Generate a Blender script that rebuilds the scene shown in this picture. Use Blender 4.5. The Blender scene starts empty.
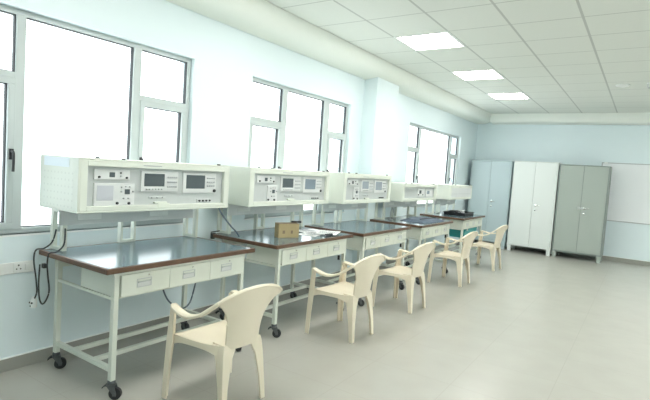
import bpy, math, random
from mathutils import Vector, Matrix
random.seed(7)
S = bpy.context.scene
COL = S.collection
R = math.radians

# ------------------------------------------------------------------ materials
def srgb(r, g, b):
    def c(v):
        v /= 255.0
        return v / 12.92 if v <= 0.04045 else ((v + 0.055) / 1.055) ** 2.4
    return (c(r), c(g), c(b), 1)

def mat(name, col, rough=0.5, spec=0.5, metal=0.0, noise=0.0, nscale=8.0, bump=0.0, bscale=60.0, coat=0.0):
    m = bpy.data.materials.new(name); m.use_nodes = True
    nt = m.node_tree; b = nt.nodes['Principled BSDF']
    b.inputs['Base Color'].default_value = col
    b.inputs['Roughness'].default_value = rough
    b.inputs['Specular IOR Level'].default_value = spec
    b.inputs['Metallic'].default_value = metal
    if coat:
        b.inputs['Coat Weight'].default_value = coat
        b.inputs['Coat Roughness'].default_value = 0.08
    if noise or bump:
        tc = nt.nodes.new('ShaderNodeTexCoord')
    if noise:
        n = nt.nodes.new('ShaderNodeTexNoise'); n.inputs['Scale'].default_value = nscale
        n.inputs['Detail'].default_value = 4
        nt.links.new(tc.outputs['Object'], n.inputs['Vector'])
        mx = nt.nodes.new('ShaderNodeMix'); mx.data_type = 'RGBA'
        mx.inputs['A'].default_value = tuple(c * (1 - noise) for c in col[:3]) + (1,)
        mx.inputs['B'].default_value = tuple(min(1, c * (1 + noise)) for c in col[:3]) + (1,)
        nt.links.new(n.outputs['Fac'], mx.inputs['Factor'])
        nt.links.new(mx.outputs['Result'], b.inputs['Base Color'])
    if bump:
        n2 = nt.nodes.new('ShaderNodeTexNoise'); n2.inputs['Scale'].default_value = bscale
        nt.links.new(tc.outputs['Object'], n2.inputs['Vector'])
        bp = nt.nodes.new('ShaderNodeBump'); bp.inputs['Strength'].default_value = bump
        bp.inputs['Distance'].default_value = 0.002
        nt.links.new(n2.outputs['Fac'], bp.inputs['Height'])
        nt.links.new(bp.outputs['Normal'], b.inputs['Normal'])
    return m

def grid_mat(name, base, line, px, py, ox, oy, wx, wy, rough, spec, noise=0.02, nscale=3.0, tile_var=0.0, bump=0.0):
    """tiles laid on the XY plane: lines of width wx / wy every px / py"""
    m = mat(name, base, rough, spec)
    nt = m.node_tree; b = nt.nodes['Principled BSDF']; N = nt.nodes.new; L = nt.links.new
    tc = N('ShaderNodeTexCoord'); sp = N('ShaderNodeSeparateXYZ'); L(tc.outputs['Object'], sp.inputs[0])
    def M(op, a, bb=None):
        n = N('ShaderNodeMath'); n.operation = op
        for i, v in enumerate((a, bb)):
            if v is None: continue
            if hasattr(v, 'links'): L(v, n.inputs[i])
            else: n.inputs[i].default_value = v
        return n.outputs[0]
    outs = []
    for ax, p, o, w in (('X', px, ox, wx), ('Y', py, oy, wy)):
        t = M('SUBTRACT', sp.outputs[ax], o - 50 * p)
        t = M('MODULO', t, p)
        d = M('MINIMUM', t, M('SUBTRACT', p, t))
        outs.append(M('LESS_THAN', d, w / 2))
    f = M('MAXIMUM', outs[0], outs[1])
    n = N('ShaderNodeTexNoise'); n.inputs['Scale'].default_value = nscale; n.inputs['Detail'].default_value = 5
    L(tc.outputs['Object'], n.inputs['Vector'])
    mx0 = N('ShaderNodeMix'); mx0.data_type = 'RGBA'
    mx0.inputs['A'].default_value = tuple(c * (1 - noise) for c in base[:3]) + (1,)
    mx0.inputs['B'].default_value = tuple(min(1, c * (1 + noise)) for c in base[:3]) + (1,)
    L(n.outputs['Fac'], mx0.inputs['Factor'])
    mx = N('ShaderNodeMix'); mx.data_type = 'RGBA'
    L(f, mx.inputs['Factor']); L(mx0.outputs['Result'], mx.inputs['A']); mx.inputs['B'].default_value = line
    L(mx.outputs['Result'], b.inputs['Base Color'])
    return m

def emis(name, col, k):
    m = bpy.data.materials.new(name); m.use_nodes = True
    nt = m.node_tree; nt.nodes.clear()
    o = nt.nodes.new('ShaderNodeOutputMaterial'); e = nt.nodes.new('ShaderNodeEmission')
    e.inputs[0].default_value = col; e.inputs[1].default_value = k
    nt.links.new(e.outputs[0], o.inputs[0]); return m

def glass(name):
    m = bpy.data.materials.new(name); m.use_nodes = True
    nt = m.node_tree; nt.nodes.clear(); N = nt.nodes.new
    o = N('ShaderNodeOutputMaterial'); t = N('ShaderNodeBsdfTransparent'); g = N('ShaderNodeBsdfGlossy')
    t.inputs[0].default_value = (.96, .98, .98, 1); g.inputs['Roughness'].default_value = 0.02
    lw = N('ShaderNodeLayerWeight'); pw = N('ShaderNodeMath'); pw.operation = 'POWER'; pw.inputs[1].default_value = 4
    ml = N('ShaderNodeMath'); ml.operation = 'MULTIPLY_ADD'; ml.inputs[1].default_value = 0.35; ml.inputs[2].default_value = 0.03
    nt.links.new(lw.outputs['Facing'], pw.inputs[0]); nt.links.new(pw.outputs[0], ml.inputs[0])
    mx = N('ShaderNodeMixShader')
    nt.links.new(ml.outputs[0], mx.inputs[0]); nt.links.new(t.outputs[0], mx.inputs[1]); nt.links.new(g.outputs[0], mx.inputs[2])
    nt.links.new(mx.outputs[0], o.inputs[0]); return m

M = {}
M['wall'] = mat('wall_paint', (0.73, 0.825, 0.855, 1), 0.55, 0.3, noise=0.015, nscale=2, bump=0.05, bscale=120)
M['wall_lit'] = M['wall']
M['cream'] = mat('bulkhead_paint', (0.82, 0.85, 0.80, 1), 0.6, 0.3, noise=0.01)
M['ceiling'] = grid_mat('ceiling_tile', (0.71, 0.735, 0.69, 1), (0.49, 0.51, 0.48, 1), 0.61, 0.61, -1.20, 4.77, 0.022, 0.014, 0.8, 0.2, noise=0.02, nscale=40)
M['floor'] = grid_mat('floor_tile', (0.43, 0.42, 0.38, 1), (0.39, 0.38, 0.345, 1), 0.60, 0.60, -0.42, 0.30, 0.004, 0.004, 0.27, 0.5, noise=0.06, nscale=4)
M['skirt'] = mat('skirting_tile', (0.32, 0.32, 0.29, 1), 0.3, 0.5, noise=0.05, nscale=6)
M['grout'] = mat('white_grout', (0.85, 0.88, 0.88, 1), 0.6, 0.3, noise=.01)
M['alu'] = mat('window_aluminium', (0.50, 0.55, 0.55, 1), 0.4, 0.5, noise=0.02)
M['gasket'] = mat('black_gasket', (0.05, 0.055, 0.06, 1), 0.6, 0.3, noise=.1)
M['glass'] = glass('window_glass')
M['metal'] = mat('ivory_enamel', (0.70, 0.735, 0.665, 1), 0.4, 0.45, noise=0.015, nscale=10)
M['metal_in'] = mat('silver_panel', (0.52, 0.55, 0.55, 1), 0.45, 0.4, noise=0.03, nscale=20)
M['unit'] = mat('instrument_white', (0.66, 0.68, 0.68, 1), 0.45, 0.4, noise=0.02)
M['unit_grey'] = mat('instrument_grey', (0.45, 0.47, 0.49, 1), 0.5, 0.4, noise=0.02)
M['screen'] = mat('dark_screen', (0.07, 0.09, 0.10, 1), 0.25, 0.5, noise=0.05)
M['screen_blue'] = mat('blue_grey_screen', (0.20, 0.25, 0.30, 1), 0.25, 0.5, noise=0.05)
M['screen_pale'] = mat('pale_blue_grey_screen', (0.32, 0.37, 0.42, 1), 0.25, 0.5, noise=0.05)
M['crt'] = mat('pale_screen', (0.50, 0.52, 0.57, 1), 0.3, 0.5, noise=0.03)
M['black'] = mat('black_plastic', (0.02, 0.022, 0.025, 1), 0.4, 0.5, noise=0.1)
M['rubber'] = mat('black_rubber', (0.025, 0.027, 0.03, 1), 0.55, 0.4, noise=0.1)
M['chrome'] = mat('chrome', (0.75, 0.76, 0.76, 1), 0.22, 0.5, 1.0, noise=0.02)
M['perf'] = mat('perforated_enamel', (0.70, 0.735, 0.665, 1), 0.4, 0.45)
def dots(m, pitch, r, col):
    nt = m.node_tree; b = nt.nodes['Principled BSDF']; N = nt.nodes.new; L = nt.links.new
    tc = N('ShaderNodeTexCoord'); sc = N('ShaderNodeVectorMath'); sc.operation = 'DIVIDE'; sc.inputs[1].default_value = (pitch, 1e6, pitch)
    fr = N('ShaderNodeVectorMath'); fr.operation = 'FRACTION'; sb = N('ShaderNodeVectorMath'); sb.operation = 'SUBTRACT'; sb.inputs[1].default_value = (.5, 0, .5)
    ad = N('ShaderNodeVectorMath'); ad.operation = 'ADD'; ad.inputs[1].default_value = (100, 0, 100)
    ml = N('ShaderNodeVectorMath'); ml.operation = 'MULTIPLY'; ml.inputs[1].default_value = (1, 0, 1)
    ln = N('ShaderNodeVectorMath'); ln.operation = 'LENGTH'; lt = N('ShaderNodeMath'); lt.operation = 'LESS_THAN'; lt.inputs[1].default_value = r / pitch
    L(tc.outputs['Object'], sc.inputs[0]); L(sc.outputs[0], ad.inputs[0]); L(ad.outputs[0], fr.inputs[0]); L(fr.outputs[0], sb.inputs[0]); L(sb.outputs[0], ml.inputs[0]); L(ml.outputs[0], ln.inputs[0]); L(ln.outputs['Value'], lt.inputs[0])
    mx = N('ShaderNodeMix'); mx.data_type = 'RGBA'; mx.inputs['A'].default_value = b.inputs['Base Color'].default_value; mx.inputs['B'].default_value = col
    L(lt.outputs[0], mx.inputs['Factor']); L(mx.outputs['Result'], b.inputs['Base Color'])
dots(M['perf'], .042, .007, (.62, .65, .59, 1))
M['dark_metal'] = mat('dark_grey_metal', (0.10, 0.11, 0.115, 1), 0.4, 0.5, 0.3, noise=0.05)
M['top'] = mat('blue_grey_laminate', (0.11, 0.165, 0.19, 1), 0.16, 0.6, noise=0.06, nscale=14)
M['wood'] = mat('brown_wood_edge', (0.12, 0.068, 0.042, 1), 0.4, 0.4, noise=0.25, nscale=25)
M['plastic'] = mat('cream_plastic', (0.79, 0.715, 0.575, 1), 0.38, 0.45, noise=0.012, nscale=5)
M['cab_blue'] = mat('blue_grey_steel', (0.43, 0.52, 0.54, 1), 0.32, 0.5, noise=0.015, nscale=2)
M['cab_white'] = mat('white_steel', (0.68, 0.72, 0.70, 1), 0.32, 0.5, noise=0.012, nscale=2)
M['cab_green'] = mat('grey_green_steel', (0.36, 0.405, 0.37, 1), 0.26, 0.5, noise=0.03, nscale=2, bump=1.0, bscale=5)
M['cab_green_dark'] = mat('dark_grey_green_steel', (0.22, 0.26, 0.24, 1), 0.4, 0.5, noise=0.02, nscale=2)
M['seam'] = mat('dark_gap', (0.10, 0.12, 0.12, 1), 0.7, 0.2, noise=.05)
M['board'] = mat('whiteboard_enamel', (0.84, 0.865, 0.89, 1), 0.16, 0.5, noise=0.01, nscale=3)
M['card'] = mat('brown_cardboard', (0.43, 0.345, 0.195, 1), 0.8, 0.2, noise=0.08, nscale=12)
M['tape'] = mat('dark_cardboard_print', (0.22, 0.16, 0.10, 1), 0.6, 0.3, noise=0.1)
M['paper'] = mat('white_paper', (0.88, 0.89, 0.89, 1), 0.7, 0.2, noise=0.01)
M['ink'] = mat('grey_ink', (0.30, 0.33, 0.36, 1), 0.7, 0.2, noise=0.05)
M['bag'] = mat('blue_grey_fabric', (0.12, 0.155, 0.20, 1), 0.8, 0.3, noise=0.3, nscale=30, bump=0.5, bscale=80)
M['teal'] = mat('teal_plastic', (0.03, 0.36, 0.37, 1), 0.4, 0.5, noise=0.03)
M['white'] = mat('white_plastic', (0.82, 0.84, 0.83, 1), 0.35, 0.5, noise=0.01)
M['label'] = mat('pale_sticker', (0.75, 0.82, 0.88, 1), 0.5, 0.3, noise=0.02)
M['lamp'] = emis('lamp_diffuser', (1, 0.985, 0.93, 1), 14.5)

# ------------------------------------------------------------------ mesh builder
class MB:
    def __init__(s): s.v = []; s.f = []; s.m = []
    def _add(s, vs, fs, mi=0):
        o = len(s.v); s.v += [tuple(p) for p in vs]
        for f in fs: s.f.append(tuple(i + o for i in f)); s.m.append(mi)
    def box(s, x0, x1, y0, y1, z0, z1, mi=0):
        vs = [(x, y, z) for z in (z0, z1) for y in (y0, y1) for x in (x0, x1)]
        s._add(vs, [(0, 2, 3, 1), (4, 5, 7, 6), (0, 1, 5, 4), (2, 6, 7, 3), (0, 4, 6, 2), (1, 3, 7, 5)], mi); return s
    def loft(s, rings, mi=0, caps=True):
        n = len(rings[0]); vs = [p for r in rings for p in r]; fs = []
        for k in range(len(rings) - 1):
            for i in range(n):
                j = (i + 1) % n
                fs.append((k * n + i, k * n + j, (k + 1) * n + j, (k + 1) * n + i))
        if caps:
            fs.append(tuple(reversed(range(n)))); b = (len(rings) - 1) * n
            fs.append(tuple(b + i for i in range(n)))
        s._add(vs, fs, mi); return s
    def tube(s, path, r, n=10, mi=0, sx=1.0, up=(0, 0, 1)):
        P = [Vector(p) for p in path]; rings = []
        for i, p in enumerate(P):
            t = (P[min(i + 1, len(P) - 1)] - P[max(i - 1, 0)]).normalized()
            u = Vector(up)
            if abs(t.dot(u)) > 0.95: u = Vector((1, 0, 0))
            a = t.cross(u).normalized(); b = a.cross(t).normalized()
            rr = r[i] if isinstance(r, (list, tuple)) else r
            rings.append([p + a * (math.cos(2 * math.pi * k / n) * rr * sx) + b * (math.sin(2 * math.pi * k / n) * rr) for k in range(n)])
        return s.loft(rings, mi)
    def cyl(s, p0, p1, r, n=20, mi=0): return s.tube([p0, p1], r, n, mi)
    def lathe(s, c, prof, n=24, mi=0, axis='z'):
        rings = []
        for r, h in prof:
            ring = []
            for k in range(n):
                a = 2 * math.pi * k / n; q = (r * math.cos(a), r * math.sin(a), h)
                if axis == 'x': q = (q[2], q[0], q[1])
                if axis == 'y': q = (q[0], q[2], q[1])
                ring.append(tuple(c[i] + q[i] for i in range(3)))
            rings.append(ring)
        return s.loft(rings, mi)
    def slab(s, fn, nu, nv, th, mi=0):
        """closed sheet: fn(u,v) is the top, th the thickness along the local normal"""
        P = [[Vector(fn(i / nu, j / nv)) for j in range(nv + 1)] for i in range(nu + 1)]
        Nn = []
        for i in range(nu + 1):
            row = []
            for j in range(nv + 1):
                du = P[min(i + 1, nu)][j] - P[max(i - 1, 0)][j]; dv = P[i][min(j + 1, nv)] - P[i][max(j - 1, 0)]
                row.append(du.cross(dv).normalized())
            Nn.append(row)
        w = nv + 1; tot = (nu + 1) * w
        vs = [P[i][j] for i in range(nu + 1) for j in range(w)] + [P[i][j] - Nn[i][j] * th for i in range(nu + 1) for j in range(w)]
        fs = []
        for i in range(nu):
            for j in range(nv):
                a, b, c, d = i * w + j, (i + 1) * w + j, (i + 1) * w + j + 1, i * w + j + 1
                fs.append((a, b, c, d)); fs.append((tot + d, tot + c, tot + b, tot + a))
        edge = [(i * w) for i in range(nu + 1)] + [nu * w + j for j in range(1, w)] + [i * w + nv for i in range(nu - 1, -1, -1)] + [j for j in range(nv - 1, 0, -1)]
        for k in range(len(edge)):
            a, b = edge[k], edge[(k + 1) % len(edge)]
            fs.append((b, a, tot + a, tot + b))
        s._add(vs, fs, mi); return s
    def build(s, name, mats, parent=None, bevel=0.0, smooth=False, sub=0, seg=2):
        me = bpy.data.meshes.new(name); me.from_pydata(s.v, [], s.f)
        if not isinstance(mats, (list, tuple)): mats = [mats]
        for m in mats: me.materials.append(M[m] if isinstance(m, str) else m)
        me.polygons.foreach_set('material_index', s.m)
        import bmesh
        bm = bmesh.new(); bm.from_mesh(me); bmesh.ops.recalc_face_normals(bm, faces=bm.faces); bm.to_mesh(me); bm.free()
        if smooth:
            me.polygons.foreach_set('use_smooth', [True] * len(me.polygons))
            me.set_sharp_from_angle(angle=R(40))
        me.update()
        o = bpy.data.objects.new(name, me); COL.objects.link(o)
        if parent: o.parent = parent
        if bevel:
            b = o.modifiers.new('edge', 'BEVEL'); b.width = bevel; b.segments = seg; b.limit_method = 'ANGLE'; b.angle_limit = R(40)
        if sub:
            q = o.modifiers.new('round', 'SUBSURF'); q.levels = sub; q.render_levels = sub
        return o

def tag(o, label=None, cat=None, group=None, kind=None):
    if label: o['label'] = label
    if cat: o['category'] = cat
    if group: o['group'] = group
    if kind: o['kind'] = kind
    return o
def thing(name, label, cat, loc=(0, 0, 0), rz=0, group=None):
    o = bpy.data.objects.new(name, None); COL.objects.link(o); o.location = loc; o.rotation_euler = (0, 0, rz)
    o.empty_display_size = 0.1
    return tag(o, label, cat, group)
def kids(o): return [c for c in bpy.data.objects if c.parent == o]
def dup(root, loc, rz, label):
    def rec(o, par):
        c = o.copy(); COL.objects.link(c)
        if par: c.parent = par
        for k in kids(o): rec(k, c)
        return c
    r = rec(root, None); r.location = loc; r.rotation_euler = (0, 0, rz); r['label'] = label
    return r
def smooth_path(pts, n=8):
    P = [Vector(p) for p in pts]; out = []
    for i in range(len(P) - 1):
        p0, p1, p2, p3 = P[max(i - 1, 0)], P[i], P[i + 1], P[min(i + 2, len(P) - 1)]
        for k in range(n):
            t = k / n
            out.append(0.5 * ((2 * p1) + (p2 - p0) * t + (2 * p0 - 5 * p1 + 4 * p2 - p3) * t * t + (3 * p1 - p0 - 3 * p2 + p3) * t ** 3))
    out.append(P[-1]); return out

# ------------------------------------------------------------------ room
XW, YB, ZC = -3.37, 11.30, 2.94
XR, YN = 3.2, -1.6
struct = lambda o: tag(o, kind='structure')
struct(MB().box(XW - .2, XR + .2, YN - .2, YB + .2, -.1, 0).build('floor', 'floor'))
struct(MB().box(XW - .2, XR + .2, YN - .2, YB + .2, ZC, ZC + .12).build('ceiling', 'ceiling'))
# window wall with three openings and a pier
ZB, ZT = 0.90, 2.344
OPEN = [(0.92, 2.872), (3.62, 5.56), (7.49, 10.18)]
w = MB(); y = YN - .2
for a, b in OPEN:
    w.box(XW - .2, XW, y, a, 0, ZC); w.box(XW - .2, XW, a, b, 0, ZB); w.box(XW - .2, XW, a, b, ZT, ZC); y = b
w.box(XW - .2, XW, y, YB + .2, 0, ZC)
w.box(XW - .05, -3.17, 5.88, 6.56, 0, ZC)
struct(w.build('wall_left', 'wall'))
struct(MB().box(XW, XR, YB, YB + .2, 0, ZC).build('wall_back', 'wall'))
struct(MB().box(XR, XR + .2, YN - .2, YB + .2, 0, ZC).build('wall_right', 'wall'))
struct(MB().box(XW, XR, YN - .2, YN, 0, ZC).build('wall_front', 'wall'))
# plaster bulkheads round the ceiling (bevelled drop)
def bulk(name, prof, axis, a, b):
    mb = MB()
    ring = lambda t: [(p, t, z) if axis == 'y' else (t, p, z) for p, z in prof]
    mb.loft([ring(a), ring(b)])
    return struct(mb.build(name, 'cream', bevel=0.012, seg=3, smooth=True))
bulk('trim_1', [(XW - .02, ZC + .01), (-3.0, ZC + .01), (-3.0, 2.89), (-3.03, 2.835), (-3.09, 2.79), (-3.18, 2.76), (XW - .02, 2.735)], 'y', YN, YB)
bulk('trim_2', [(YB + .02, ZC + .01), (YB - .33, ZC + .01), (YB - .33, 2.79), (YB - .30, 2.75), (YB + .02, 2.74)], 'x', -3.02, XR)
# tiled skirting with a white joint on top
def skirt(name, boxes):
    mb = MB()
    for x0, x1, y0, y1, ax in boxes:
        mb.box(x0, x1, y0, y1, 0, .085, 0)
        mb.box(x0, x1, y0, y1, .085, .092, 1)
    struct(mb.build(name, ['skirt', 'grout']))
skirt('baseboard_left', [(XW, XW + .012, YN, 5.88, 0), (XW, -3.158, 5.868, 5.88, 0), (-3.17, -3.158, 5.88, 6.56, 0), (XW, -3.158, 6.56, 6.572, 0), (XW, XW + .012, 6.57, YB, 0)])
skirt('baseboard_back', [(XW, XR, YB - .012, YB, 0)])
skirt('baseboard_right', [(XR - .012, XR, YN, YB, 0)])

# ------------------------------------------------------------------ windows
def window(idx, y0, y1, m1, m2):
    """outer frame + two mullions; a fixed pane over an opening casement at each side, one big fixed pane between"""
    xf, xb = XW - .04, XW - .095
    f = MB(); fw = .036
    f.box(xb, xf, y0, y1, ZT - .036, ZT); f.box(xb, xf, y0, y1, ZB, ZB + .038)
    f.box(xb, xf, y0, y0 + fw, ZB + .038, ZT - .036); f.box(xb, xf, y1 - fw, y1, ZB + .038, ZT - .036)
    for a, b in (m1, m2): f.box(xb + .001, xf + .004, a, b, ZB + .03, ZT - .03)
    zt0, zt1 = 1.905, 1.945
    for a, b in ((y0 + fw, m1[0]), (m2[1], y1 - fw)): f.box(xb + .002, xf + .002, a - .004, b + .004, zt0, zt1)
    fr = struct(f.build('window_%d' % idx, 'alu', bevel=.004))
    def pane(a, b, c, d, par):
        mb = MB().box(xb + .02, xb + .026, a, b, c, d)
        mb.build('pane', 'glass', par)
        g = MB(); t = .0055; x0, x1 = xb + .014, xf - .012
        g.box(x0, x1, a, b, d - t, d + .002); g.box(x0, x1, a, b, c - .002, c + t)
        g.box(x0, x1, a - .002, a + t, c + t, d - t); g.box(x0, x1, b - t, b + .002, c + t, d - t)
        g.build('gasket', 'gasket', par)
    pane(m1[1], m2[0], ZB + .038, ZT - .036, fr)
    for a, b, hs in ((y0 + fw, m1[0], 1), (m2[1], y1 - fw, -1)):
        pane(a, b, zt1, ZT - .036, fr)
        c = MB(); k = .042; z0, z1 = ZB + .034, zt0 + .004; x1 = xf + .012
        c.box(xb, x1, a, b, z1 - k, z1); c.box(xb, x1, a, b, z0, z0 + k)
        c.box(xb, x1, a, a + k, z0 + k, z1 - k); c.box(xb, x1, b - k, b, z0 + k, z1 - k)
        cs = c.build('casement', 'alu', fr, bevel=.004)
        pane(a + k, b - k, z0 + k, z1 - k, cs)
        yh = (b - .02) if hs > 0 else (a + .02)
        h = MB(); h.box(x1 - .004, x1 + .012, yh - .012, yh + .012, 1.385, 1.455)
        h.tube(smooth_path([(x1 + .008, yh, 1.44), (x1 + .035, yh, 1.43), (x1 + .04, yh, 1.38), (x1 + .036, yh, 1.31)], 5), .009, 8)
        h.build('handle', 'black', cs)
    MB().box(XW - .04, XW + .006, y0 - .012, y1 + .012, ZB - .012, ZB).build('window_sill', 'grout', fr)
    return fr
window(1, .92, 2.872, (1.464, 1.522), (2.308, 2.376))
window(2, 3.62, 5.56, (4.165, 4.25), (4.985, 5.105))
window(3, 7.49, 10.18, (8.02, 8.10), (9.62, 9.72))

# ------------------------------------------------------------------ ceiling fittings
LG = 'ceiling panel lights'
def ceiling_light(x0, y0, label, group=LG):
    t = thing('ceiling_light', label, 'ceiling light', (x0 + .305, y0 + .305, ZC), 0, group)
    f = MB(); a, b = .303, .275
    f.box(-a, a, -a, -b, -.006, .002); f.box(-a, a, b, a, -.006, .002); f.box(-a, -b, -b, b, -.006, .002); f.box(b, a, -b, b, -.006, .002)
    f.build('frame', 'white', t)
    MB().box(-b, b, -b, b, -.005, .001).build('diffuser', 'lamp', t)
XL = -2.42
ceiling_light(XL, 4.77, 'square white lit ceiling panel, largest of the row, above the gap between the middle tables')
ceiling_light(XL, 6.60, 'square white lit ceiling panel, the middle one of the row of three')
ceiling_light(XL, 8.43, 'square white lit ceiling panel, smallest of the row, closest to the steel cabinets')
LIGHTS_FILL = [(XL, 2.94), (XL, 1.11), (1.24, 1.11), (1.24, 2.94), (1.24, 4.77), (1.24, 6.60), (1.24, 8.43), (2.46, 1.11), (2.46, 2.94), (2.46, 4.77), (2.46, 6.60), (2.46, 8.43)]  # unseen panels, added to brighten the room and even out the wall light
for i, (x, yy) in enumerate(LIGHTS_FILL):
    ceiling_light(x, yy, 'unseen square white lit ceiling panel added to fill the room with light', 'unseen ceiling panels added as fill light')

t = thing('smoke_detector', 'small round white fitting on the ceiling near the back wall', 'detector', (-.40, 8.06, ZC))
MB().lathe((0, 0, 0), [(.09, 0), (.09, -.010), (.08, -.018)], 32).build('base', 'white', t, smooth=True)
MB().lathe((0, 0, 0), [(.055, -.016), (.05, -.026), (.03, -.032)], 32).build('sensor_cap', 'white', t, smooth=True)
t = thing('ceiling_hook', 'short thin hook hanging from the ceiling beside the round white fitting', 'hook', (-.10, 7.95, ZC))
MB().lathe((0, 0, 0), [(.02, 0), (.02, -.008), (.008, -.012)], 16).build('plate', 'white', t)
MB().tube(smooth_path([(0, 0, -.01), (0, 0, -.05), (.014, 0, -.075), (.028, 0, -.06)], 5), .005, 8).build('hook_wire', 'unit_grey', t)

# ------------------------------------------------------------------ wall socket
t = thing('wall_socket', 'white switched socket plate on the wall under the big window', 'socket', (XW, 1.36, .682))
MB().box(0, .012, -.225, .225, -.038, .038).build('plate', 'white', t, bevel=.004)
for yy in (-.15, -.01, .13):
    sk = MB().box(.010, .015, yy - .03, yy + .03, -.03, .03).build('socket', 'white', t, bevel=.002)
    hm = MB()
    for dy, dz, r in ((0, .016, .0055), (-.012, -.008, .0045), (.012, -.008, .0045)):
        hm.cyl((.0148, yy + dy, dz), (.0158, yy + dy, dz), r, 12)
    hm.build('pin_hole', 'black', sk)
MB().box(.010, .018, .17, .195, -.02, .02).build('switch', 'white', t, bevel=.002)

# ------------------------------------------------------------------ lab tables
TG = 'workbenches along the window wall'
def make_table(label, L=1.25, D=.78, H=.803):
    """local: x=0 is the front edge of the top, -D the back; y 0..L"""
    t = thing('lab_table', label, 'table', group=TG)
    e = .022
    MB().box(-D + e, -e, e, L - e, H - .03, H).build('tabletop', 'top', t, bevel=.002)
    b = MB()
    b.box(-e, 0, 0, L, H - .031, H + .0005); b.box(-D, -D + e, 0, L, H - .031, H + .0005)
    b.box(-D + e, -e, 0, e, H - .031, H + .0005); b.box(-D + e, -e, L - e, L, H - .031, H + .0005)
    b.build('edge_banding', 'wood', t, bevel=.004)
    ya, yb = .065, L - .08
    zt = H - .031
    # apron frame round the drawers
    f = MB()
    f.box(-.050, -.028, ya, yb, zt - .02, zt); f.box(-.050, -.028, ya, yb, zt - .160, zt - .152)
    f.box(-.40, -.062, ya + .012, ya + .024, zt - .150, zt - .004); f.box(-.40, -.062, yb - .024, yb - .012, zt - .150, zt - .004)
    f.box(-.050, -.046, ya + .01, yb - .01, zt - .16, zt)
    f.box(-D + .08, -D + .10, ya, yb, zt - .08, zt)
    f.box(-.40, -.39, ya + .024, yb - .024, zt - .15, zt - .004)
    f.build('apron', 'metal', t, bevel=.002)
    for yy in (ya + .008, yb - .028):
        MB().box(-D + .08, -.05, yy, yy + .018, zt - .172, zt - .154).build('side_rail', 'metal', t, bevel=.002)
    n = 3; w0 = ya + .045; w1 = yb - .012; dw = (w1 - w0) / n
    for k in range(n):
        a, c = w0 + k * dw + .0014, w0 + (k + 1) * dw - .0014
        d = MB().box(-.046, -.022, a, c, zt - .152, zt - .022).build('drawer', 'metal', t, bevel=.003)
        m = (a + c) / 2 - .018; zc = zt - .084
        h = MB(); h.box(-.024, -.019, m - .052, m + .052, zc - .027, zc - .022); h.box(-.024, -.019, m - .052, m + .052, zc + .022, zc + .027)
        h.box(-.024, -.019, m - .052, m - .047, zc - .022, zc + .022); h.box(-.024, -.019, m + .047, m + .052, zc - .022, zc + .022)
        h.box(-.024, -.012, m - .045, m + .045, zc + .004, zc + .010)
        h.build('handle', 'metal_in', d)
        MB().box(-.0235, -.0205, m - .046, m + .046, zc - .021, zc + .003).build('name_card', 'unit', d)
        MB().lathe((-.022, m + .03, zt - .04), [(.006, 0), (.006, .004)], 12, axis='x').build('lock', 'chrome', d)
    # legs with castors
    for lx, ly, sw in ((-.045, ya + .02, 35), (-.045, yb - .02, -20), (-D + .10, ya + .02, 60), (-D + .10, yb - .02, 10)):
        q = .0165
        lg = MB().box(lx - q, lx + q, ly - q, ly + q, .115, zt).build('leg', 'metal', t, bevel=.003)
        c = MB()
        c.lathe((lx, ly, 0), [(.020, .116), (.024, .110), (.024, .100), (.010, .098), (.010, .084)], 20, 1)
        sa, ca = math.sin(R(sw)), math.cos(R(sw))
        ox, oy = lx + .026 * ca, ly + .026 * sa
        px, py = -sa, ca
        for sgn in (-1, 1):
            bx, by = px * .019 * sgn, py * .019 * sgn
            tx, ty = px * .002, py * .002
            ring = lambda x, y2, z, hw: [(x + bx - tx - ca * hw, y2 + by - ty - sa * hw, z), (x + bx + tx - ca * hw, y2 + by + ty - sa * hw, z), (x + bx + tx + ca * hw, y2 + by + ty + sa * hw, z), (x + bx - tx + ca * hw, y2 + by - ty + sa * hw, z)]
            c.loft([ring(lx, ly, .090, .024), ring(ox, oy, .038, .012), ring(ox, oy, .026, .010)], 1)
        tx, ty = ca * .024, sa * .024; bx, by = px * .021, py * .021
        c.loft([[(lx - tx - bx, ly - ty - by, z), (lx - tx + bx, ly - ty + by, z), (lx + tx + bx, ly + ty + by, z), (lx + tx - bx, ly + ty - by, z)] for z in (.084, .092)], 1)
        W = lambda s, r: [(ox + px * s + ca * r * math.cos(a), oy + py * s + sa * r * math.cos(a), .037 + r * math.sin(a)) for a in [2 * math.pi * k / 24 for k in range(24)]]
        c.loft([W(-.014, .028), W(-.011, .037), W(.011, .037), W(.014, .028)], 0)
        c.loft([W(-.0225, .008), W(.0225, .008)], 1)
        # brake pedal
        c.loft([[(lx - ca * u - px * .015, ly - sa * u - py * .015, z), (lx - ca * u + px * .015, ly - sa * u + py * .015, z), (lx - ca * u + px * .015, ly - sa * u + py * .015, z + .008), (lx - ca * u - px * .015, ly - sa * u - py * .015, z + .008)] for u, z in ((.01, .086), (.035, .080), (.05, .066))], 0)
        c.build('castor', ['rubber', 'dark_metal'], lg, smooth=True)
    for ly in (ya + .02, yb - .02):
        MB().box(-D + .12, -.065, ly - .014, ly + .014, .165, .195).build('side_stretcher', 'metal', t, bevel=.003)
    for lx in (-.255, -.485):
        MB().box(lx - .014, lx + .014, ya + .034, yb - .034, .166, .194).build('long_stretcher', 'metal', t, bevel=.003)
    return t
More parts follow.
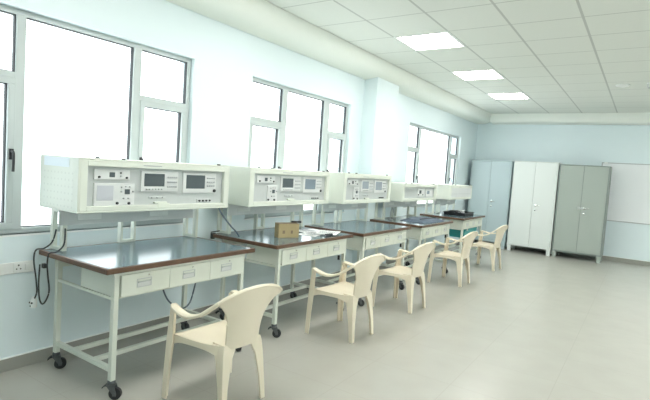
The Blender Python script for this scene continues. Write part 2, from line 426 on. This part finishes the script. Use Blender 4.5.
# front-edge x, start y
TAB = [(-2.50, 1.575, 'bare grey topped workbench closest to the camera, black cords hanging at its end'),
       (-2.475, 3.060, 'grey topped workbench with a brown cardboard box and white papers on it'),
       (-2.43, 4.445, 'bare grey topped workbench in the middle, between the papers and the dark bag'),
       (-2.39, 5.945, 'grey topped workbench carrying a dark blue grey bag'),
       (-2.42, 7.810, 'grey topped workbench carrying a black tray, last one before the steel cabinets')]
t0 = make_table(TAB[0][2]); t0.location = (TAB[0][0], TAB[0][1], 0)
tables = [t0]
for x, yy, lb in TAB[1:]: tables.append(dup(t0, (x, yy, 0), 0, lb))
for tt in tables[1:4]:   # small black catch under the right drawer
    MB().box(-.048, -.028, 1.04, 1.058, .555, .600).build('catch', 'black', tt, bevel=.002)

# ------------------------------------------------------------------ instrument consoles
CG = 'instrument consoles standing on the workbenches'
def make_console(label, low=False, crt=True, face='screen'):
    """local: x=0 is the front face, y 0..1.26 along the bench, z=0 the table surface"""
    t = thing('instrument_console', label, 'console', group=CG)
    L, D = 1.265, .462
    zb, zt = (.284, .628) if not low else (.284, .534)
    ya, yb, za, zc = .060, L - .055, zb + .042, zt - .05
    dep = .022
    b = MB()
    b.box(-D, -.0, 0, L, zt - .012, zt); b.box(-D, 0, 0, L, zb, zb + .012)
    b.box(-D, 0, 0, .012, zb + .012, zt - .012); b.box(-D, 0, L - .012, L, zb + .012, zt - .012)
    b.box(-D, -D + .012, .012, L - .012, zb + .012, zt - .012)
    b.box(-.012, 0, .012, ya, zb + .012, zt - .012); b.box(-.012, 0, yb, L - .012, zb + .012, zt - .012)
    b.box(-.012, 0, ya, yb, zb + .012, za); b.box(-.012, 0, ya, yb, zc, zt - .012)
    b.box(-.03, -.012, ya - .006, ya, za, zc); b.box(-.03, -.012, yb, yb + .006, za, zc)
    b.box(-.03, -.012, ya, yb, za - .006, za); b.box(-.03, -.012, ya, yb, zc, zc + .006)
    b.build('housing', 'metal', t, bevel=.003)
    MB().box(-.034, -.028, ya, yb, za, zc).build('recessed_panel', 'metal_in', t)
    xs = -.028
    zo = -.012 if not low else 0
    def unit(name, m, y0, y1, z0, z1, h=.012):
        return MB().box(xs - .004, xs + h, y0, y1, z0 + zo, z1 + zo).build(name, m, t, bevel=.003)
    def screen(par, m, y0, y1, z0, z1, h=.013):
        MB().box(xs, xs + h, y0, y1, z0 + zo, z1 + zo).build('screen', m, par, bevel=.002)
    def knob(par, yy, z, r=.008, m='black', h=.012, nm='knob'):
        MB().lathe((xs + h, yy, z + zo), [(r, -.002), (r, .008), (r * .8, .011)], 14, axis='x').build(nm, m, par)
    if not low:
        u = unit('power_supply', 'unit', .11, .36, .508, .572)
        screen(u, 'screen', .212, .252, .523, .556)
        knob(u, .142, .524, .007); knob(u, .335, .522, .007); knob(u, .29, .553, .005); knob(u, .292, .532, .005, 'unit_grey')
        u = unit('function_generator', 'unit', .112 if crt else .26, .40, .338, .485)
        if crt: screen(u, 'crt', .13, .245, .372, .470)
        screen(u, 'screen', .325, .365, .412, .446)
        for dy, dz, r in ((.272, .354, .009), (.358, .352, .009), (.318, .386, .006), (.352, .386, .005), (.30, .43, .005), (.385, .43, .005), (.30, .46, .004), (.33, .463, .004), (.36, .463, .004)):
            knob(u, dy, dz, r, 'black' if r > .006 else 'unit_grey')
        u = unit('oscilloscope', 'unit', .448, .76, .430, .575)
        screen(u, face, .472, .640, .466, .556)
        for i in range(5):
            for j in range(3): knob(u, .668 + i * .018, .465 + j * .034, .0055, 'unit_grey')
        for i in range(6): knob(u, .49 + i * .025, .447, .005, 'metal_in', nm='button')
        u = unit('spectrum_analyser', 'unit', .805, 1.135, .418, .573)
        screen(u, face if face != 'screen' or crt else 'screen_blue', .835, 1.02, .452, .556)
        for i in range(4):
            for j in range(3): knob(u, 1.045 + i * .022, .475 + j * .030, .0055, 'unit_grey')
        knob(u, 1.118, .436, .013)
        u = unit('socket_plate', 'metal', .56, .665, .345, .358, .02)
        u = unit('terminal_strip', 'metal_in', .95, 1.10, .345, .372, .006)
        for i in range(4): knob(u, .975 + i * .035, .358, .007, 'black', .006, 'terminal')
        u = unit('jack_strip', 'metal_in', .52, .66, .378, .396, .006)
        for i in range(3): knob(u, .54 + i * .045, .387, .005, 'unit_grey', .006, 'terminal')
        st = MB().box(-.002, .0015, .58, .68, zb + .020, zb + .052).build('outlet', 'metal', t, bevel=.002)
    else:
        u = unit('power_supply', 'unit', .55, .80, za + .02, zc - .015)
        screen(u, 'screen', .60, .68, za + .065, za + .115); knob(u, .73, za + .05, .010); knob(u, .57, za + .05, .010)
        u = unit('meter_box', 'unit', .86, 1.12, za + .02, zc - .02)
        screen(u, 'screen_blue', .90, 1.0, za + .06, za + .11)
        if low == 'closed':
            MB().box(-.014, -.002, ya - .002, yb + .002, za - .002, zc + .002).build('shutter', 'unit', t, bevel=.003)
            MB().box(-.003, .002, ya + .05, yb - .05, za + .055, za + .061).build('shutter_rail', 'metal_in', t)
    for yy in (.12, .30, 1.15):
        MB().box(-.03, -.012, yy, yy + .022, zt, zt + .010).build('latch', 'black', t, bevel=.002)
    MB().box(-.001, .0008, .45, .60, zt - .034, zt - .028).build('engraved_line', 'unit_grey', t)
    # ladder posts at the ends and a back post in the middle
    for yy in (.07, 1.185):
        p = MB()
        p.box(-.448, -.415, yy, yy + .032, 0, zb); p.box(-.325, -.292, yy, yy + .032, 0, zb)
        p.box(-.415, -.325, yy, yy + .032, 0, .022); p.box(-.415, -.325, yy, yy + .032, zb - .03, zb)
        p.build('support_frame', 'metal', t, bevel=.002)
    p = MB(); p.box(-.43, -.39, .555, .575, 0, zb); p.box(-.43, -.39, .665, .685, 0, zb); p.box(-.43, -.39, .575, .665, 0, .02)
    p.build('back_post', 'metal', t, bevel=.002)
    MB().box(-.287, -.281, .04, 1.15, .174, zb + .004).build('under_skirt', 'unit', t)
    for yy in (.16, .72):
        MB().box(-.283, -.278, yy, yy + .17, .205, .245).build('vent_plate', 'white', t, bevel=.002)
    return t
cl = ['cream console closest to the camera, pale sticker on its end panel',
      'cream console on the bench with the cardboard box, second from the camera',
      'cream console on the bare bench beside the wall pier, smallest of the three tall consoles',
      'low cream console above the dark blue grey bag',
      'low cream console above the black tray, closest to the steel cabinets']
c0 = make_console(cl[0]); c0.location = (-2.85, 1.585, .8037)
c1_ = make_console(cl[1], False, False); c1_.location = (-2.85, 3.10, .8037)
d_ = make_console(cl[2], False, False, 'screen_pale'); d_.location = (-2.76, 4.52, .8037); d_.scale = (1, .93, 1)
# pale sticker on the end panel, and rows of punched vent holes, of the first console only
MB().box(-.41, -.105, -.0012, .0005, .628 - .066, .628 - .008).build('sticker', 'label', c0)
MB().box(-.43, -.05, -.0008, .0005, .31, .54).build('perforated_plate', 'perf', c0)
c3 = make_console(cl[3], 'open'); c3.location = (-2.725, 6.01, .8037)
c4_ = make_console(cl[4], 'closed'); c4_.location = (-2.705, 7.86, .8037); c4_.scale = (1, .945, 1)

# ------------------------------------------------------------------ plastic armchairs
def make_chair(label):
    t = thing('plastic_armchair', label, 'chair', group='cream plastic armchairs drawn up to the workbenches')
    # seat: dished sheet with rolled front lip and side skirts
    SW = lambda u: .236 - .020 * u - .078 * u ** 3
    def seat(u, v):
        x = -.215 + .395 * u; s = v * 2 - 1
        hw = SW(u)
        z = .402 - .026 * (1 - s * s) * math.sin(math.pi * min(1, u * 1.1)) - .012 * u
        if u < .12: z -= .030 * ((.12 - u) / .12) ** 2
        return (x, s * hw, z)
    mb = MB().slab(seat, 14, 12, .008)
    for sg in (-1, 1):   # arched skirt between front and rear leg
        rings = []
        for k in range(11):
            u = k / 10; x = -.20 + .375 * u; yv = sg * SW(u); zt = .404 - .012 * u
            h = .032 + .055 * (abs(u - .5) * 2) ** 3
            rings.append([(x, yv - sg * .010, zt), (x, yv + sg * .002, zt), (x, yv + sg * .004, zt - h), (x, yv - sg * .006, zt - h)])
        mb.loft(rings)
    rings = []
    for k in range(9):   # front apron
        s = -1 + k / 4; h = .03 + .03 * abs(s) ** 3
        rings.append([(-.212, s * .234, .376), (-.200, s * .234, .380), (-.202, s * .234, .376 - h), (-.212, s * .234, .376 - h)])
    mb.loft(rings)
    mb.build('seat', 'plastic', t, smooth=True)
    # backrest: curved sheet with a thicker rim
    def rim(s): return Vector((0.290 - .035 * s * s - .015 * s ** 4, .254 * s, .748 - .046 * s * s - .020 * s ** 4))
    def back(u, v):
        s = v * 2 - 1
        b = Vector((.180 + .020 * (1 - s * s), 0, .372)); r = rim(s)
        p = b.lerp(r, u)
        p.x += .016 * (1 - s * s) * math.sin(math.pi * u) - .012 * math.sin(math.pi * u)
        p.y = s * (.125 + .012 * u + .117 * u ** 4)
        return p
    mb = MB().slab(back, 12, 14, .008)
    mb.tube([rim(-1 + k / 8) for k in range(17)], .011, 8, sx=1.3)
    for s in (-1, 1): mb.tube([Vector(back(k / 10, (s + 1) / 2)) for k in range(11)], .008, 8)
    mb.build('backrest', 'plastic', t, smooth=True)
    for sg in (-1, 1):
        path = smooth_path([(.245, sg * .251, .686), (.185, sg * .262, .640), (.10, sg * .268, .586), (-.01, sg * .264, .558), (-.12, sg * .254, .572), (-.172, sg * .240, .582), (-.190, sg * .238, .565)], 6)
        n = len(path)
        rings = []
        for i, p in enumerate(path):
            tt = (path[min(i + 1, n - 1)] - path[max(i - 1, 0)]).normalized()
            a = tt.cross(Vector((0, 0, 1))).normalized(); up = a.cross(tt).normalized()
            f = i / (n - 1); w = .013 + .016 * math.sin(math.pi * min(1, f * 1.05)) ** .8; h = .010
            rings.append([p + a * w + up * h * .3, p + a * w * .6 + up * h, p - a * w * .6 + up * h, p - a * w + up * h * .3, p - a * w - up * h, p - a * w * .7 - up * h, p + a * w * .7 - up * h, p + a * w - up * h])
        MB().loft(rings).build('armrest', 'plastic', t, smooth=True)
        # front leg runs up into the arm post: L-shaped section
        def lring(x, yv, z, w, th, sx):
            # corner outward at (x,yv); flanges run inward along +x*sx and -sg*y
            q = [(0, 0), (w, 0), (w, th), (th, th), (th, w), (0, w)]
            return [(x + sx * a, yv - sg * b, z) for a, b in q]
        MB().loft([lring(-.216, sg * .270, 0, .040, .016, 1), lring(-.214, sg * .262, .20, .046, .012, 1), lring(-.212, sg * .254, .37, .056, .012, 1), lring(-.206, sg * .252, .44, .050, .012, 1), lring(-.196, sg * .252, .52, .042, .012, 1), lring(-.190, sg * .252, .575, .040, .012, 1)]).build('leg', 'plastic', t, bevel=.003, smooth=True)
        MB().loft([lring(.232, sg * .178, 0, .036, .016, -1), lring(.218, sg * .172, .15, .044, .012, -1), lring(.204, sg * .164, .30, .066, .012, -1), lring(.196, sg * .156, .37, .095, .012, -1), lring(.190, sg * .148, .400, .105, .012, -1)]).build('leg', 'plastic', t, bevel=.003, smooth=True)
    return t
chl = ['cream plastic armchair closest to the camera, in front of the first workbench',
       'cream plastic armchair at the bench with the cardboard box, second from the camera',
       'cream plastic armchair in the middle of the row of five',
       'cream plastic armchair fourth from the camera, partly behind the middle chair',
       'cream plastic armchair farthest along the row, in front of the steel cabinets']
ch = make_chair(chl[0]); ch.location = (-2.115, 2.125, 0); ch.rotation_euler = (0, 0, R(-3))
for (x, yy, rz), lb in zip([(-2.165, 3.68, -3), (-2.15, 4.885, -4), (-2.16, 6.55, -3), (-2.12, 8.13, -5)], chl[1:]):
    dup(ch, (x, yy, 0), R(rz), lb)

# ------------------------------------------------------------------ steel cabinets
def cabinet(label, x0, x1, yf, m, edge, top, hz, chrome_big=False):
    w = x1 - x0; d = .46; zl = .125
    t = thing('steel_cabinet', label, 'cabinet', ((x0 + x1) / 2, yf, 0), 0, 'steel cabinets along the back wall')
    b = MB(); e = .022; h = w / 2
    b.box(-h, h, e, d, zl, zl + .02); b.box(-h, h, 0, d, top - .02, top)
    b.box(-h, -h + e, 0, d, zl, top - .02); b.box(h - e, h, 0, d, zl, top - .02); b.box(-h + e, h - e, d - .01, d, zl + .02, top - .02)
    b.box(-h + e, h - e, 0, e, zl, zl + .03)
    b.build('body', edge, t, bevel=.003)
    MB().box(-.004, .004, .006, .016, zl + .03, top - .02).build('door_gap', 'seam', t)
    for s in (-1, 1):
        a, c = (-h + e + .003, -.002) if s < 0 else (.002, h - e - .003)
        dr = MB().box(a, c, -.004, .016, zl + .032, top - .023).build('door', m, t, bevel=.003)
        if s > 0:
            hx = a + .06
            hd = MB(); hd.lathe((hx, -.004, hz), [(.026, .0), (.026, -.006), (.014, -.010), (.012, -.035)], 20, axis='y')
            hd.tube([(hx - .01, -.036, hz), (hx + .085, -.036, hz)], [.011, .008], 10)
            hd.build('handle', 'chrome', dr, smooth=True)
            MB().lathe((hx, -.004, hz - .10), [(.020, 0), (.020, -.006), (.012, -.012)], 20, axis='y').build('lock', 'chrome', dr, smooth=True)
        if chrome_big:
            MB().box((a if s > 0 else c - .05) , (a + .05 if s > 0 else c), -.008, -.003, hz - .02, hz + .025).build('latch_plate', 'chrome', dr, bevel=.002)
    for sx in (-1, 1):
        for yy in (0, d - .05):
            xx = sx * (h - .045)
            MB().box(xx - .036, xx + .036, yy + .002, yy + .045, 0, zl).build('foot', m, t, bevel=.003)
    return t
cabinet('blue grey two door steel cabinet in the corner, nearest the windows', -3.262, -2.398, 10.72, 'cab_blue', 'cab_blue', 1.895, 1.01)
cabinet('white two door steel cabinet standing between two grey ones', -2.345, -1.488, 10.65, 'cab_white', 'cab_white', 1.912, 1.01)
cabinet('grey green two door steel cabinet beside the whiteboard', -1.468, -.584, 10.66, 'cab_green', 'cab_green_dark', 1.882, 1.03, True)

# ------------------------------------------------------------------ whiteboard
t = thing('whiteboard', 'white wall board with thin grey frame beside the grey green cabinet', 'whiteboard', (.30, YB, 0))
bx = 1.07
MB().box(-bx, bx, -.018, -.001, .815, 1.975).build('writing_surface', 'board', t)
f = MB(); f.box(-bx - .015, bx + .015, -.026, 0, 1.965, 1.982); f.box(-bx - .015, bx + .015, -.026, 0, .805, .822)
f.box(-bx - .015, -bx + .004, -.026, 0, .822, 1.965); f.box(bx - .004, bx + .015, -.026, 0, .822, 1.965)
f.build('frame', 'unit_grey', t, bevel=.003)
MB().box(-1.04, -.98, -.034, -.004, 1.955, 1.99).build('corner_clip', 'white', t, bevel=.003)

# ------------------------------------------------------------------ things on the benches
ZT_ = .8035
t = thing('cardboard_box', 'small brown cardboard box on the second workbench', 'box', (-2.735, 3.515, ZT_), R(-26))
MB().box(-.045, .045, -.105, .105, 0, .130).build('carton', 'card', t, bevel=.003)
MB().box(-.045, .045, -.106, .106, .130, .133).build('lid_flap', 'tape', t)
MB().box(.0445, .0462, -.065, -.04, .04, .07).build('printed_mark', 'tape', t)
MB().box(.0445, .0462, .02, .04, .04, .07).build('printed_mark', 'tape', t)
o = thing('marker_pen', 'short black marker pen lying on the cardboard box', 'pen', (-2.70, 3.60, ZT_ + .1335), R(50))
MB().lathe((0, 0, .011), [(.008, -.045), (.009, -.04), (.009, .02), (.008, .022)], 16, axis='x').build('barrel', 'black', o, smooth=True)
MB().lathe((0, 0, .011), [(.0105, .02), (.0105, .05), (.009, .052)], 16, axis='x').build('cap', 'black', o, smooth=True)

def sheet(x, yy, z, w, l, rz, label, lines=9, pic=False):
    t = thing('paper_sheet', label, 'paper', (x, yy, z), R(rz), 'loose papers on the second workbench')
    def fn(u, v): return ((u - .5) * w, (v - .5) * l, .002 + .004 * (u * u) * math.sin(v * 5) ** 2)
    MB().slab(fn, 6, 8, .0008).build('page', 'paper', t, smooth=True)
    pm = MB()
    for k in range(lines):
        u = .12 + .76 * k / lines
        x0 = (u - .5) * w; pm.box(x0, x0 + .006, -l * .38, l * (.1 + .28 * random.random()), .0066, .0071)
    pm.build('print', 'ink', t)
    return t
sheet(-2.72, 3.92, ZT_, .21, .297, 8, 'white printed sheet of paper, lowest of the loose ones')
sheet(-2.86, 4.05, ZT_ + .007, .21, .297, -14, 'white printed sheet of paper farthest from the bench front edge')
sheet(-2.64, 4.08, ZT_ + .014, .21, .297, 22, 'white printed sheet of paper closest to the bench front edge')
o = thing('stapler', 'small black stapler lying at the edge of the white papers', 'stapler', (-2.57, 3.98, ZT_ + .003), R(72))
o.location.x = -2.535; o.location.y = 3.93
MB().box(-.045, .045, -.012, .012, 0, .008).build('base', 'black', o, bevel=.002)
MB().loft([[(-.045, -.010, .010), (-.045, .010, .010), (-.045, .010, .024), (-.045, -.010, .024)], [(.045, -.009, .012), (.045, .009, .012), (.045, .009, .026), (.045, -.009, .026)]]).build('arm', 'black', o, bevel=.003)
MB().box(-.045, -.037, -.008, .008, .006, .014).build('hinge', 'chrome', o)

# dark soft bag on the fourth bench
t = thing('tool_bag', 'flat dark blue grey fabric bag lying on a workbench', 'bag', (-2.66, 6.62, ZT_), R(-4))
def bag(u, v):
    a = (u - .5); b = (v - .5)
    e = max(0, 1 - (abs(a) * 2) ** 4) * max(0, 1 - (abs(b) * 2) ** 4)
    return (a * .38, b * .66, .004 + .050 * e ** .5 * (.8 + .25 * math.sin(b * 9 + a * 3) * math.cos(a * 8)))
mb = MB(); n1, n2 = 18, 26
P = [[bag(i / n1, j / n2) for j in range(n2 + 1)] for i in range(n1 + 1)]
vs = [p for r in P for p in r] + [(p[0], p[1], 0) for r in P for p in r]; ww = n2 + 1; tot = len(vs) // 2; fs = []
for i in range(n1):
    for j in range(n2):
        a_, b_, c_, d_ = i * ww + j, (i + 1) * ww + j, (i + 1) * ww + j + 1, i * ww + j + 1
        fs += [(a_, b_, c_, d_), (tot + d_, tot + c_, tot + b_, tot + a_)]
ed = [i * ww for i in range(n1 + 1)] + [n1 * ww + j for j in range(1, ww)] + [i * ww + n2 for i in range(n1 - 1, -1, -1)] + [j for j in range(n2 - 1, 0, -1)]
for k in range(len(ed)): a_, b_ = ed[k], ed[(k + 1) % len(ed)]; fs.append((b_, a_, tot + a_, tot + b_))
mb._add(vs, fs); mb.build('body', 'bag', t, smooth=True)
MB().tube([Vector(bag(.72, .12 + .76 * k / 16)) + Vector((0, 0, .003)) for k in range(17)], .006, 8).build('zip', 'black', t)
# bent wire loop behind the bag
t = thing('wire_loop', 'thin bent light wire standing up behind the dark bag', 'wire', (-3.0, 6.24, ZT_))
MB().lathe((0, 0, 0), [(.035, 0), (.035, .010), (.012, .014)], 20).build('base', 'unit_grey', t, smooth=True)
MB().tube(smooth_path([(0, 0, .01), (0, 0, .10), (0, .04, .155), (0, .09, .14), (0, .10, .09)], 6), .006, 8).build('wire', 'unit_grey', t, smooth=True)

# black tray with contents on the last bench
t = thing('black_tray', 'shallow black plastic tray with clutter on the last workbench', 'tray', (-2.74, 8.50, ZT_), R(0))
a, b, hh = .19, .25, .06
mb = MB(); mb.box(-a, a, -b, b, 0, .006)
mb.box(-a, -a + .008, -b, b, .006, hh); mb.box(a - .008, a, -b, b, .006, hh); mb.box(-a + .008, a - .008, -b, -b + .008, .006, hh); mb.box(-a + .008, a - .008, b - .008, b, .006, hh)
mb.build('tray_shell', 'black', t, bevel=.003)
mb = MB(); mb.box(-a - .012, a + .012, -b - .012, -b, hh - .008, hh); mb.box(-a - .012, a + .012, b, b + .012, hh - .008, hh); mb.box(-a - .012, -a, -b, b, hh - .008, hh); mb.box(a, a + .012, -b, b, hh - .008, hh)
mb.build('rim', 'rubber', t, bevel=.002)
o = thing('adapter_block', 'black adapter block lying in the black tray', 'adapter', (-2.80, 8.38, ZT_ + .0065), R(6))
MB().box(-.06, .06, -.09, .09, 0, .075).build('case', 'black', o, bevel=.01)
MB().tube(smooth_path([(.0, .09, .04), (.04, .13, .06), (.09, .12, .05), (.11, .05, .015)], 6), .006, 8).build('lead', 'rubber', o)
o = thing('component_box', 'small grey component box lying in the black tray', 'box', (-2.76, 8.63, ZT_ + .0065), R(-4))
MB().box(-.06, .06, -.07, .07, 0, .06).build('case', 'unit_grey', o, bevel=.004)
MB().box(-.062, .062, -.072, .072, .06, .074).build('lid', 'unit', o, bevel=.003)

# teal plastic bin slung under the last bench
t = thing('plastic_bin', 'teal plastic bin slung under the last workbench', 'bin', (-2.66, 8.56, 0))
def ringz(hx, hy, z): return [(-hx, -hy, z), (hx, -hy, z), (hx, hy, z), (-hx, hy, z)]
MB().loft([ringz(.125, .33, .43), ringz(.150, .37, .585), ringz(.140, .36, .585), ringz(.115, .32, .44)]).build('tub', 'teal', t, bevel=.006)
mb = MB(); mb.box(-.165, .165, -.385, -.365, .575, .592); mb.box(-.165, .165, .365, .385, .575, .592); mb.box(-.165, -.145, -.365, .365, .575, .592); mb.box(.145, .165, -.365, .365, .575, .592)
mb.build('rim', 'teal', t, bevel=.004)
for yy in (-.30, .30):
    mb = MB(); mb.box(-.175, -.166, yy - .02, yy + .02, .566, .620); mb.box(.166, .175, yy - .02, yy + .02, .566, .620)
    mb.box(-.166, .166, yy - .02, yy + .02, .612, .620); mb.box(-.166, -.158, yy - .02, yy + .02, .566, .574); mb.box(.158, .166, yy - .02, yy + .02, .566, .574)
    mb.build('runner', 'metal', t, bevel=.001)

# ------------------------------------------------------------------ cords
t = thing('power_cord', 'black cord with a white plug hanging off the first workbench end', 'cord', (-3.2, 1.55, .80))
def rel(pts, o): return [(p[0] - o.location.x, p[1] - o.location.y, p[2] - o.location.z) for p in pts]
MB().tube(smooth_path(rel([(-3.232, 1.66, .94), (-3.235, 1.64, .86), (-3.255, 1.60, .815), (-3.272, 1.556, .806), (-3.275, 1.545, .74), (-3.24, 1.545, .62), (-3.225, 1.545, .54), (-3.25, 1.545, .49)], t), 8), .0052, 8).build('cable', 'black', t, smooth=True)
pl = MB(); cx, cy, cz = rel([(-3.262, 1.545, .455)], t)[0]
pl.lathe((cx, cy, cz), [(.009, .045), (.016, .03), (.021, 0), (.020, -.026), (.012, -.03)], 20)
pl.build('plug', 'white', t, smooth=True)
pn = MB()
for dx, dz in ((-.012, .005), (.012, .005), (0, -.016)): pn.cyl((cx + dx, cy - .022, cz + dz), (cx + dx, cy - .014, cz + dz), .006, 10)
pn.build('pin', 'black', t)
t = thing('looped_cord', 'black cord looping down beside the leg at the first workbench end', 'cord', (-3.15, 1.56, .80))
MB().tube(smooth_path(rel([(-3.12, 1.66, .96), (-3.10, 1.645, .86), (-3.10, 1.60, .815), (-3.105, 1.556, .806), (-3.11, 1.548, .74), (-3.10, 1.55, .66), (-3.08, 1.55, .575), (-3.11, 1.55, .51), (-3.16, 1.55, .47), (-3.20, 1.55, .50), (-3.215, 1.55, .60), (-3.21, 1.552, .72)], t), 8), .0052, 8).build('cable', 'black', t, smooth=True)
MB().box(-.015, .015, -.02, .0, -.092, -.065).build('cable_tie', 'rubber', t)
t = thing('hanging_cable', 'dark blue cable sagging in a loop under the first workbench', 'cable', (-2.9, 2.3, .6))
MB().tube(smooth_path(rel([(-2.90, 2.27, .615), (-2.90, 2.272, .55), (-2.90, 2.284, .486), (-2.90, 2.331, .40), (-2.90, 2.409, .331), (-2.90, 2.478, .306), (-2.90, 2.544, .343), (-2.90, 2.587, .473), (-2.90, 2.60, .56), (-2.90, 2.60, .615)], t), 8), .006, 8).build('cable', 'bag', t, smooth=True)
t = thing('patch_cable', 'dark cable slanting from the first console down to the second bench', 'cable', (-2.95, 3.0, .80))
MB().tube(smooth_path(rel([(-2.975, 2.870, 1.09), (-2.97, 2.880, 1.05), (-2.97, 2.94, .985), (-2.97, 3.02, .91), (-2.965, 3.085, .855), (-2.96, 3.12, .812)], t), 8), .007, 8).build('cable', 'bag', t, smooth=True)
t = thing('cable_clamp', 'small black clamp on the back corner of the second workbench', 'clamp', (-3.235, 3.06, .803))
mb = MB(); mb.box(-.012, .012, -.010, .03, .001, .010); mb.box(-.012, .012, -.012, -.002, -.045, .010); mb.box(-.012, .012, -.012, .02, -.045, -.034)
mb.build('jaw', 'black', t, bevel=.002)
MB().tube([(-.02, .0, .014), (.03, .015, .026), (.06, .03, .034)], .005, 8).build('lever', 'black', t)

# ------------------------------------------------------------------ sky outside
W_ = bpy.data.worlds.new('sky'); S.world = W_; W_.use_nodes = True
bg = W_.node_tree.nodes['Background']; bg.inputs[0].default_value = (0.93, 0.98, 1.0, 1); bg.inputs[1].default_value = 2.9
for i, (a, b) in enumerate(OPEN):   # daylight portals in the window openings
    l = bpy.data.lights.new('window_portal', 'AREA'); l.shape = 'RECTANGLE'; l.size = ZT - ZB; l.size_y = b - a
    l.cycles.is_portal = True
    o = bpy.data.objects.new('window_portal', l); COL.objects.link(o)
    o.location = (XW - .16, (a + b) / 2, (ZT + ZB) / 2); o.rotation_euler = (0, R(-90), 0)

# ------------------------------------------------------------------ camera
cam = bpy.data.cameras.new('camera'); co = bpy.data.objects.new('camera', cam); COL.objects.link(co)
yaw, pit, rol = R(33.56776), R(3.66982), R(3.88195)
fwd = Vector((-math.sin(yaw) * math.cos(pit), math.cos(yaw) * math.cos(pit), -math.sin(pit)))
rt = Vector((math.cos(yaw), math.sin(yaw), 0)); up = rt.cross(fwd)
r2 = rt * math.cos(rol) + up * math.sin(rol); u2 = -rt * math.sin(rol) + up * math.cos(rol)
mtx = Matrix((r2, u2, -fwd)).transposed().to_4x4(); mtx.translation = (0, 0, 1.46)
co.matrix_world = mtx
cam.sensor_width = 36; cam.lens = 479.4145 / 650 * 36; cam.clip_start = .05
S.camera = co

vs_ = S.view_settings; S.display_settings.display_device = 'sRGB'
vs_.view_transform = 'Standard'; vs_.look = 'None'; vs_.gamma = 1; vs_.use_curve_mapping = False; vs_.exposure = 0.73
try:
    S.cycles.use_denoising = True
    S.cycles.max_bounces = 10; S.cycles.diffuse_bounces = 6; S.cycles.transparent_max_bounces = 12
    S.cycles.sample_clamp_indirect = 6
except Exception: pass
